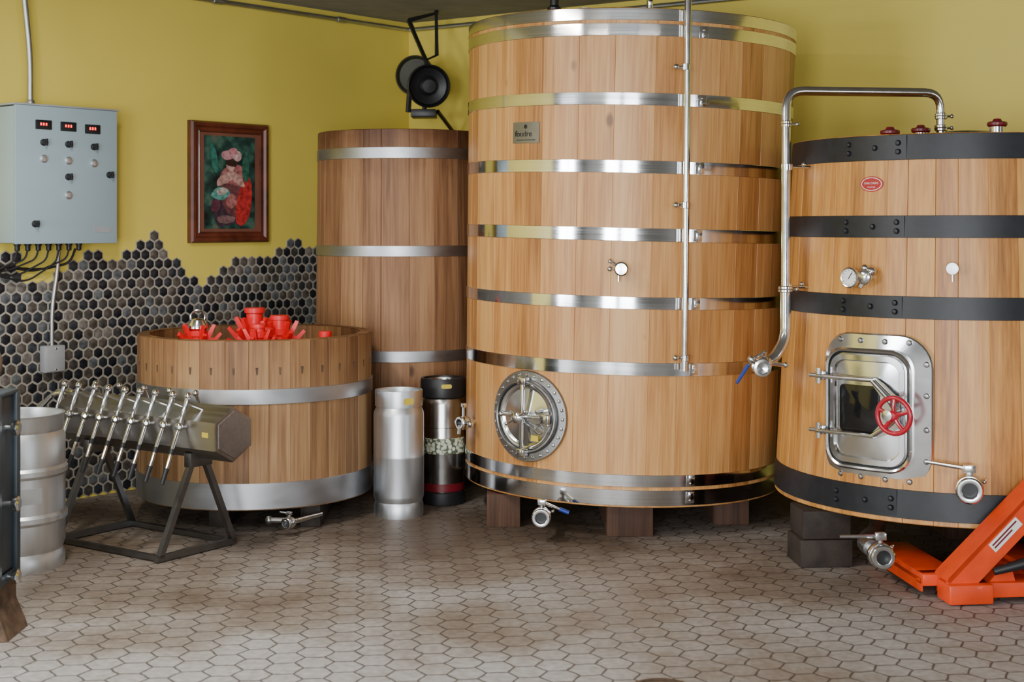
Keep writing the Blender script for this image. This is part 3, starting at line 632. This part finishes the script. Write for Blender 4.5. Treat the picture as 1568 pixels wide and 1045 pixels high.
top.append(sweep([(-.8,0,.605),(-.9,-.03,.6),(-.93,-.1,.52)],.012,10,rad=.03)); top.append(tf(ball(.022),T(-.93,-.1,.5)))
add('filling_spouts',cat(*top),M_steel,e); add('spout_tips',cat(*tips),M_black,e)
add('rating_sticker',box(.13,.165,-.1015,-.0995,.50,.52),M_yel,e)

# ---------------- dark machine cabinet at the far left
e=empty('bottling_machine_cabinet',(-2.10,4.70,0))
add('housing',box(-.35,.43,-.10,.09,.20,.785,.012),M_cab,e)
add('top_cover',box(-.36,.438,-.11,.095,.785,.80,.004),M_cab,e)
add('side_frame',cat(box(.425,.442,-.11,-.075,.17,.79,.003),box(.425,.442,.065,.1,.17,.79,.003),box(.425,.438,-.075,.065,.17,.20,.002)),M_cab,e)
add('foot',cat(extr([(.36,0),(.47,0),(.46,.03),(.43,.10),(.43,.20),(.36,.20)],-.10,.09),extr([(-.35,0),(-.2,0),(-.22,.2),(-.33,.2)],-.10,.09)),M_rust,e)
kn=[]
for z in (.68,.43,.19): kn.append(tf(lathe([(.010,-.01),(.010,.012),(.022,.014),(.025,.02),(.025,.032),(.017,.038),(0,.038)],20),T(.438,-.005,z)@R('Y',90)))
add('clamp_knobs',cat(*kn),M_steel,e)
add('lever',cat(sweep([(.38,0,.80),(.38,0,.90),(.40,0,.99)],.008,10)),M_steeld,e); add('lever_grip',lathe([(.014,0),(.02,.02),(.02,.06),(.012,.08),(0,.082)],16),M_rust,e,T(.395,0,.85))

# ---------------- electrical control panel on the left wall
t0,_=lwt(178,372,.18); t1,_=lwt(24,372,.18); tc_=(t0+t1)/2; w=t1-t0; zt=1.905; zb=1.266
e=empty('electrical_control_panel',lw(tc_,0),(0,0,ang_l))
add('enclosure',box(-w/2,w/2,-.165,0,zb,zt,.006),M_boxg,e)
add('front_cover',box(-w/2-.004,w/2+.004,-.182,-.166,zb-.004,zt+.004,.004),M_boxg,e)
add('rain_lip',box(-w/2-.012,w/2+.012,-.19,0,zt+.004,zt+.012,.002),M_lgrey,e)
def fp(px,py):   # position on the cover face
    t,z=lwt(px,py,.182); return tc_-t,z
scr=[];led=[];kb=[];kg=[]
for px,py in((66,191),(104,194),(141,198)):
    x,z=fp(px,py); scr.append(box(x-.042,x+.042,-.190,-.182,z-.022,z+.022,.003)); 
    for i in range(3): led.append(box(x-.02+i*.014,x-.012+i*.014,-.1912,-.190,z-.004,z+.009))
for px,py in((66,218),(104,221),(143,225),(104,271),(167,268),(53,343)):
    x,z=fp(px,py); kb.append(at(lathey([(.016,0),(.016,-.008),(.012,-.01),(.011,-.028),(0,-.03)],16),x,z,-.182)); kb.append(box(x-.004,x+.004,-.218,-.205,z-.016,z+.016,.001))
for px,py in((66,243),(104,246),(143,250),(104,299)):
    x,z=fp(px,py); kg.append(at(lathey([(.019,0),(.019,-.006),(.014,-.008),(.013,-.016),(.0,-.018)],20),x,z,-.182))
add('displays',cat(*scr),M_blackp,e); add('display_digits',cat(*led),M_led,e); add('selector_knobs',cat(*kb),M_black,e); add('push_buttons',cat(*kg),M_keg,e)
x,z=fp(157,352); add('maker_plate',box(x-.045,x+.045,-.184,-.182,z-.012,z+.012),M_lgrey,e); 
gl=[]
for i in range(7):
    x=-.21+i*.055; gl.append(tf(lathe([(.016,0),(.016,-.012),(.012,-.014),(.012,-.035),(.007,-.038),(0,-.04)],12),T(x,-.09,zb)))
add('cable_glands',cat(*gl),M_black,e)
wr=[]
for i in range(6):
    x=-.21+i*.055; s=random.uniform(.05,.12)
    wr.append(sweep([(x,-.09,zb-.03),(x-.01,-.085,zb-.06-s*.3),(x-.15,-.05,zb-.08-s),(x-.36,-.03,zb-.07-s*.6),(x-.9,-.02,zb-.05-s*.4)],.0045,8,rad=.05))
wr.append(sweep([(.10,-.09,zb-.03),(.09,-.06,zb-.10),(-.05,-.03,zb-.13),(-.4,-.02,zb-.10)],.006,8,rad=.05))
add('cables',cat(*wr),M_black,e)
x,z=fp(68,158); add('supply_conduit',cat(sweep([(x,-.06,zt),(x,-.06,zt+.25),(x-.05,-.06,CEIL-.001)],.014,12,rad=.1),tf(lathe([(.022,0),(.022,.02),(.018,.03)],16),T(x,-.06,zt+.01))),M_conduit,e)
t,z=lwt(83,550,.05); e=empty('wall_outlet_box',lw(t,0),(0,0,ang_l))
add('box',box(-.055,.055,-.06,-.009,z-.065,z+.065,.006),M_lgrey,e); add('lid',box(-.05,.05,-.066,-.06,z-.06,z+.06,.003),M_lgrey,e)
add('lid_screws',cat(at(bolt(.005,.003),0,z+.05,-.066),at(bolt(.005,.003),0,z-.05,-.066)),M_steel,e)
add('conduit',cat(sweep([(0,-.03,z+.06),(0,-.03,z+.25),(.02,-.045,z+.42),(.02,-.06,zb-.002)],.010,10,rad=.08)),M_conduit,e)

# ---------------- framed picture
ta,_=lwt(292,200,.03); tb,_=lwt(411,200,.03); tm=(ta+tb)/2; w=ta-tb; zt=1.906; zb=1.256; h=zt-zb; zc=(zt+zb)/2
e=empty('framed_painting',lw(tm,zc),(0,0,ang_l))
def rl(w,h,y): return [(-w/2,y,-h/2),(w/2,y,-h/2),(w/2,y,h/2),(-w/2,y,h/2)]
add('frame',loft([rl(w,h,0),rl(w,h,-.03),rl(w-.02,h-.02,-.042),rl(w-.05,h-.05,-.042),rl(w-.07,h-.07,-.030),rl(w-.10,h-.10,-.030),rl(w-.11,h-.11,-.034),rl(w-.12,h-.12,-.02)],cap1=False),M_frame,e,sharp=15)
add('mat_board',box(-w/2+.055,w/2-.055,-.022,-.012,-h/2+.055,h/2-.055),plain('brown_mat',(.20,.075,.045),.6),e)
pm,nt,b_=newmat('painting_canvas'); tc=N(nt,'ShaderNodeTexCoord'); no=N(nt,'ShaderNodeTexNoise'); no.inputs['Scale'].default_value=14; no.inputs['Detail'].default_value=6; nt.links.new(tc.outputs['Object'],no.inputs['Vector'])
rr=ramp(nt,[(.35,(.008,.014,.014)),(.5,(.02,.06,.05)),(.62,(.05,.14,.10)),(.7,(.16,.12,.09))]); nt.links.new(no.outputs['Fac'],rr.inputs['Fac']); nt.links.new(rr.outputs['Color'],b_.inputs['Base Color']); b_.inputs['Roughness'].default_value=.35
pw=w-.185; ph=h-.15
add('canvas',box(-pw/2,pw/2,-.0245,-.02,-ph/2,ph/2),pm,e)
cnt=[0]
def blob(cx,cz,rx,rz,col,seed,rot=0):
    cnt[0]+=1; rnd=random.Random(seed); a=[rnd.uniform(.8,1.2) for _ in range(9)]; P=[]
    for k in range(36):
        t=2*PI*k/36; f=a[int(k/4)%9]*(1-(k%4)/4)+a[(int(k/4)+1)%9]*((k%4)/4); x=rx*f*math.cos(t); z_=rz*f*math.sin(t); c,s=math.cos(rot),math.sin(rot)
        X=max(-pw/2,min(pw/2,cx+x*c-z_*s)); Z=max(-ph/2,min(ph/2,cz+x*s+z_*c)); P.append((X,Z))
    yy=-.0245-.0003*cnt[0]
    add('paint_patch_%d'%cnt[0],extr(P,yy+.0003,yy),plain('paint_%d'%cnt[0],col,.45,var=.5,scale=45),e)
# seated figure leaning over a basket, red dress, blossoms in dark hair, foliage behind
blob(-.01,-.15,.115,.085,(.05,.03,.045),8); blob(.03,-.05,.095,.12,(.15,.05,.055),1); blob(.10,-.09,.055,.13,(.46,.03,.03),4,-.2); blob(.02,.04,.085,.055,(.36,.12,.12),3,.3)
blob(-.03,.02,.06,.026,(.50,.28,.24),5,.5); blob(.055,.02,.05,.024,(.50,.28,.24),15,-.7); blob(.005,.095,.032,.040,(.52,.32,.27),7); blob(.02,.12,.05,.034,(.04,.018,.014),16,.2)
blob(-.015,.15,.04,.028,(.55,.27,.29),2); blob(.045,.145,.032,.027,(.58,.36,.36),12); blob(.02,.17,.03,.02,(.5,.2,.23),18); blob(-.07,-.06,.06,.034,(.11,.32,.28),6); blob(-.055,-.05,.035,.02,(.50,.44,.38),17)
blob(.01,-.10,.035,.04,(.38,.14,.13),10,.4); blob(.105,.08,.025,.08,(.03,.12,.08),11); blob(-.11,.12,.024,.08,(.03,.16,.12),13,.2); blob(-.03,-.2,.07,.02,(.18,.10,.10),14); blob(-.10,-.13,.03,.04,(.10,.03,.05),19)

# ---------------- ceiling-line conduit
z_=2.553
g=cat(sweep([lw(7.5,z_,.03),lw(.05,z_,.03),rw(.05,z_,.03),rw(4.5,z_,.03)],.013,10,rad=.05),*[tf(lathe([(.018,-.03),(.018,.03)],12),Matrix.Translation(lw(t,z_,.03))@Matrix.Rotation(ang_l,4,'Z')@R('Y',90)) for t in (.6,1.5,2.6)])
add('ceiling_conduit',g,M_conduit)

# ---------------- wall spotlight near the corner
e=empty('wall_mounted_spotlight',W(650,0,8.25)*1.0); e.location.z=0
def zz(py): return H-(py-HY)*8.25/F
def xx(px): return (px-650)*8.25/F
br=[sweep([(xx(624),.08,zz(28)),(xx(668),.0,zz(20)),(xx(669),-.02,zz(85)),(xx(652),0,zz(92)),(xx(624),.08,zz(28))],.014,4),
    sweep([(xx(668),.0,zz(22)),(xx(668),.02,CEIL)],.012,8),sweep([(xx(626),.08,zz(30)),(xx(626),.35,zz(30))],.012,8)]
add('bracket',cat(*br),M_blackp,e)
hd=lathey([(.02,.12),(.06,.11),(.07,.04),(.118,.0),(.125,-.01),(.125,-.03),(.118,-.035),(.112,-.03),(.105,-.005),(.06,.01),(.05,-.03),(.038,-.04),(0,-.042)],40)
add('lamp_head',hd,M_blackp,e,T(xx(656),-.02,zz(132))@R('Z',12)@R('X',8))
add('second_lamp_head',lathey([(.02,.10),(.06,.09),(.07,.04),(.118,.0),(.12,-.02),(.112,-.022),(.10,.0),(0,.01)],40),plain('olive_metal',(.035,.033,.015),.5),e,T(xx(634),.14,zz(112))@R('Z',-15))
add('yoke',cat(sweep([(xx(652),.0,zz(90)),(xx(655),.02,zz(105))],.015,8),box(xx(630),xx(668),-.06,.10,zz(180),zz(168),.004),sweep([(xx(650),.0,zz(172)),(xx(650),.0,zz(155))],.014,8),sweep([(xx(628),.0,zz(130)),(xx(625),.0,zz(172))],.016,8),sweep([(xx(670),.02,zz(170)),(xx(690),.25,zz(196))],.012,8)),M_blackp,e)

# ---------------- pallet jack
e=empty('pallet_jack',(1.76,5.13,0),(0,0,math.radians(6)))
def fork(x):
    return cat(box(x-.075,x+.075,.05,.56,.05,.088,.006),box(x-.075,x-.068,.05,.53,.022,.07),box(x+.068,x+.075,.05,.53,.022,.07),sweep([(x-.05,.48,.032),(x+.05,.48,.032)],.03,14))
add('forks',cat(fork(-.20),fork(.24)),M_orange,e)
add('base',cat(box(-.215,.36,-.06,.06,.02,.075,.006),box(-.225,-.06,-.085,.03,.004,.075,.008),box(-.275,-.12,.03,.10,.045,.088,.005)),M_orange,e)
dg=[(-.225,.07),(-.11,.07),(.30,.475),(.30,.60),(-.215,.095)]
add('diagonal_frame',cat(extr(dg,-.055,-.045),extr(dg,.045,.055),extr([(-.225,.085),(-.21,.075),(.30,.585),(.30,.60),(-.215,.10)],-.055,.055)),M_orange,e)
add('inner_brace',cat(extr([(-.06,.07),(.0,.14),(.02,.14),(.04,.07)],-.04,.04),box(.26,.36,-.06,.06,.07,.60,.006)),M_orange,e)
Ml=T(-.005,-.056,.245)@R('Y',-44.5); add('label',box(-.07,.07,-.001,.0,-.019,.019),M_label,e,Ml); add('label_print',cat(box(-.062,.062,-.0015,-.001,.004,.010),box(-.062,.03,-.0015,-.001,-.008,-.002)),M_darkred,e,Ml)
add('hydraulic_pump',cat(lathe([(.05,.06),(.05,.30),(.035,.31),(.035,.42),(0,.42)],24)),M_blackp,e,T(.44,-.1,0))
add('hydraulic_hose',sweep([(-.05,-.06,.115),(.06,-.085,.15),(.14,-.09,.165),(.30,-.10,.22),(.42,-.1,.24)],[.014,.02,.026,.018,.015],12),M_black,e)
add('steer_wheels',cat(tf(lathey([(.0,-.03),(.085,-.03),(.09,-.02),(.09,.02),(.085,.03),(0,.03)],32),T(.44,-.1,.09)@R('Z',90)),tf(lathey([(.0,-.03),(.085,-.03),(.09,-.02),(.09,.02),(.085,.03),(0,.03)],32),T(.54,-.1,.09)@R('Z',90))),M_black,e)
add('pull_handle',cat(sweep([(.47,-.12,.40),(.52,-.35,1.05)],.018,12),sweep([(.40,-.35,1.05),(.64,-.35,1.05),(.62,-.40,1.2),(.42,-.40,1.2),(.40,-.35,1.05)],.014,10)),M_black,e)

# floor drain close to the camera
e=W(1010,1046,2940/(1046-345)); g=cat(lathe([(.09,.0),(.09,.004),(.075,.005),(.075,.001)],40,cap1=False),*[box(-.07,.07,-.004+k*.02,.004+k*.02,0,.004) for k in range(-3,4)])
o=add('floor_drain',g,M_rust); o.location=(e.x,e.y-.06,0)

# ------------------------------------------------------------------ lights
def area(name,loc,rot,sx,sy,pw,col):
    l=bpy.data.lights.new(name,'AREA'); l.shape='RECTANGLE'; l.size=sx; l.size_y=sy; l.energy=pw; l.color=col
    o=bpy.data.objects.new(name,l); sc.collection.objects.link(o); o.location=loc; o.rotation_euler=[math.radians(a) for a in rot]; return o
area('daylight_door_left',(BL.x+4.2,BY-.15,1.25),(90,0,0),1.6,2.35,250,(.94,.97,1.0))
area('daylight_door_right',(BL.x+6.35,BY-.15,1.25),(90,0,0),1.6,2.35,230,(.94,.97,1.0))
area('daylight_window_east',(BR.x+.15,BY+1.8,1.3),(90,0,90),1.3,2.0,120,(.94,.97,1))
area('daylight_window_west',(Lp.x-.15,Lp.y-2.3,1.35),(90,0,-90),2.5,1.85,330,(.92,.96,1))
for i,(x,y,r_,pw) in enumerate([(-1.5,2.4,0,52),(1.2,1.4,0,26),(-1.45,4.5,90,60)]):  # unseen ceiling tubes, added as fill to brighten the floor and left wall
    ef=empty('added_fill_fixture',(x,y,CEIL),(0,0,math.radians(r_))); add('housing',box(-.62,.62,-.09,.09,-.05,0,.005),M_white,ef)
    l=area('added_fill_lamp',(x,y,CEIL-.06),(0,0,r_),1.15,.12,pw,(1,.96,.88))
w=bpy.data.worlds.new('World'); sc.world=w; w.use_nodes=True; bg=w.node_tree.nodes['Background']; bg.inputs[0].default_value=(.75,.85,1,1); bg.inputs[1].default_value=1.0

# ------------------------------------------------------------------ camera
cd=bpy.data.cameras.new('camera'); cam=bpy.data.objects.new('camera',cd); sc.collection.objects.link(cam)
cam.location=(0,0,H); cam.rotation_euler=(math.radians(90),0,0); cd.lens=50; cd.sensor_width=36; cd.shift_y=-(522.5-HY)/1568
cd.dof.use_dof=True; cd.dof.focus_distance=6.0; cd.dof.aperture_fstop=3.5
sc.camera=cam
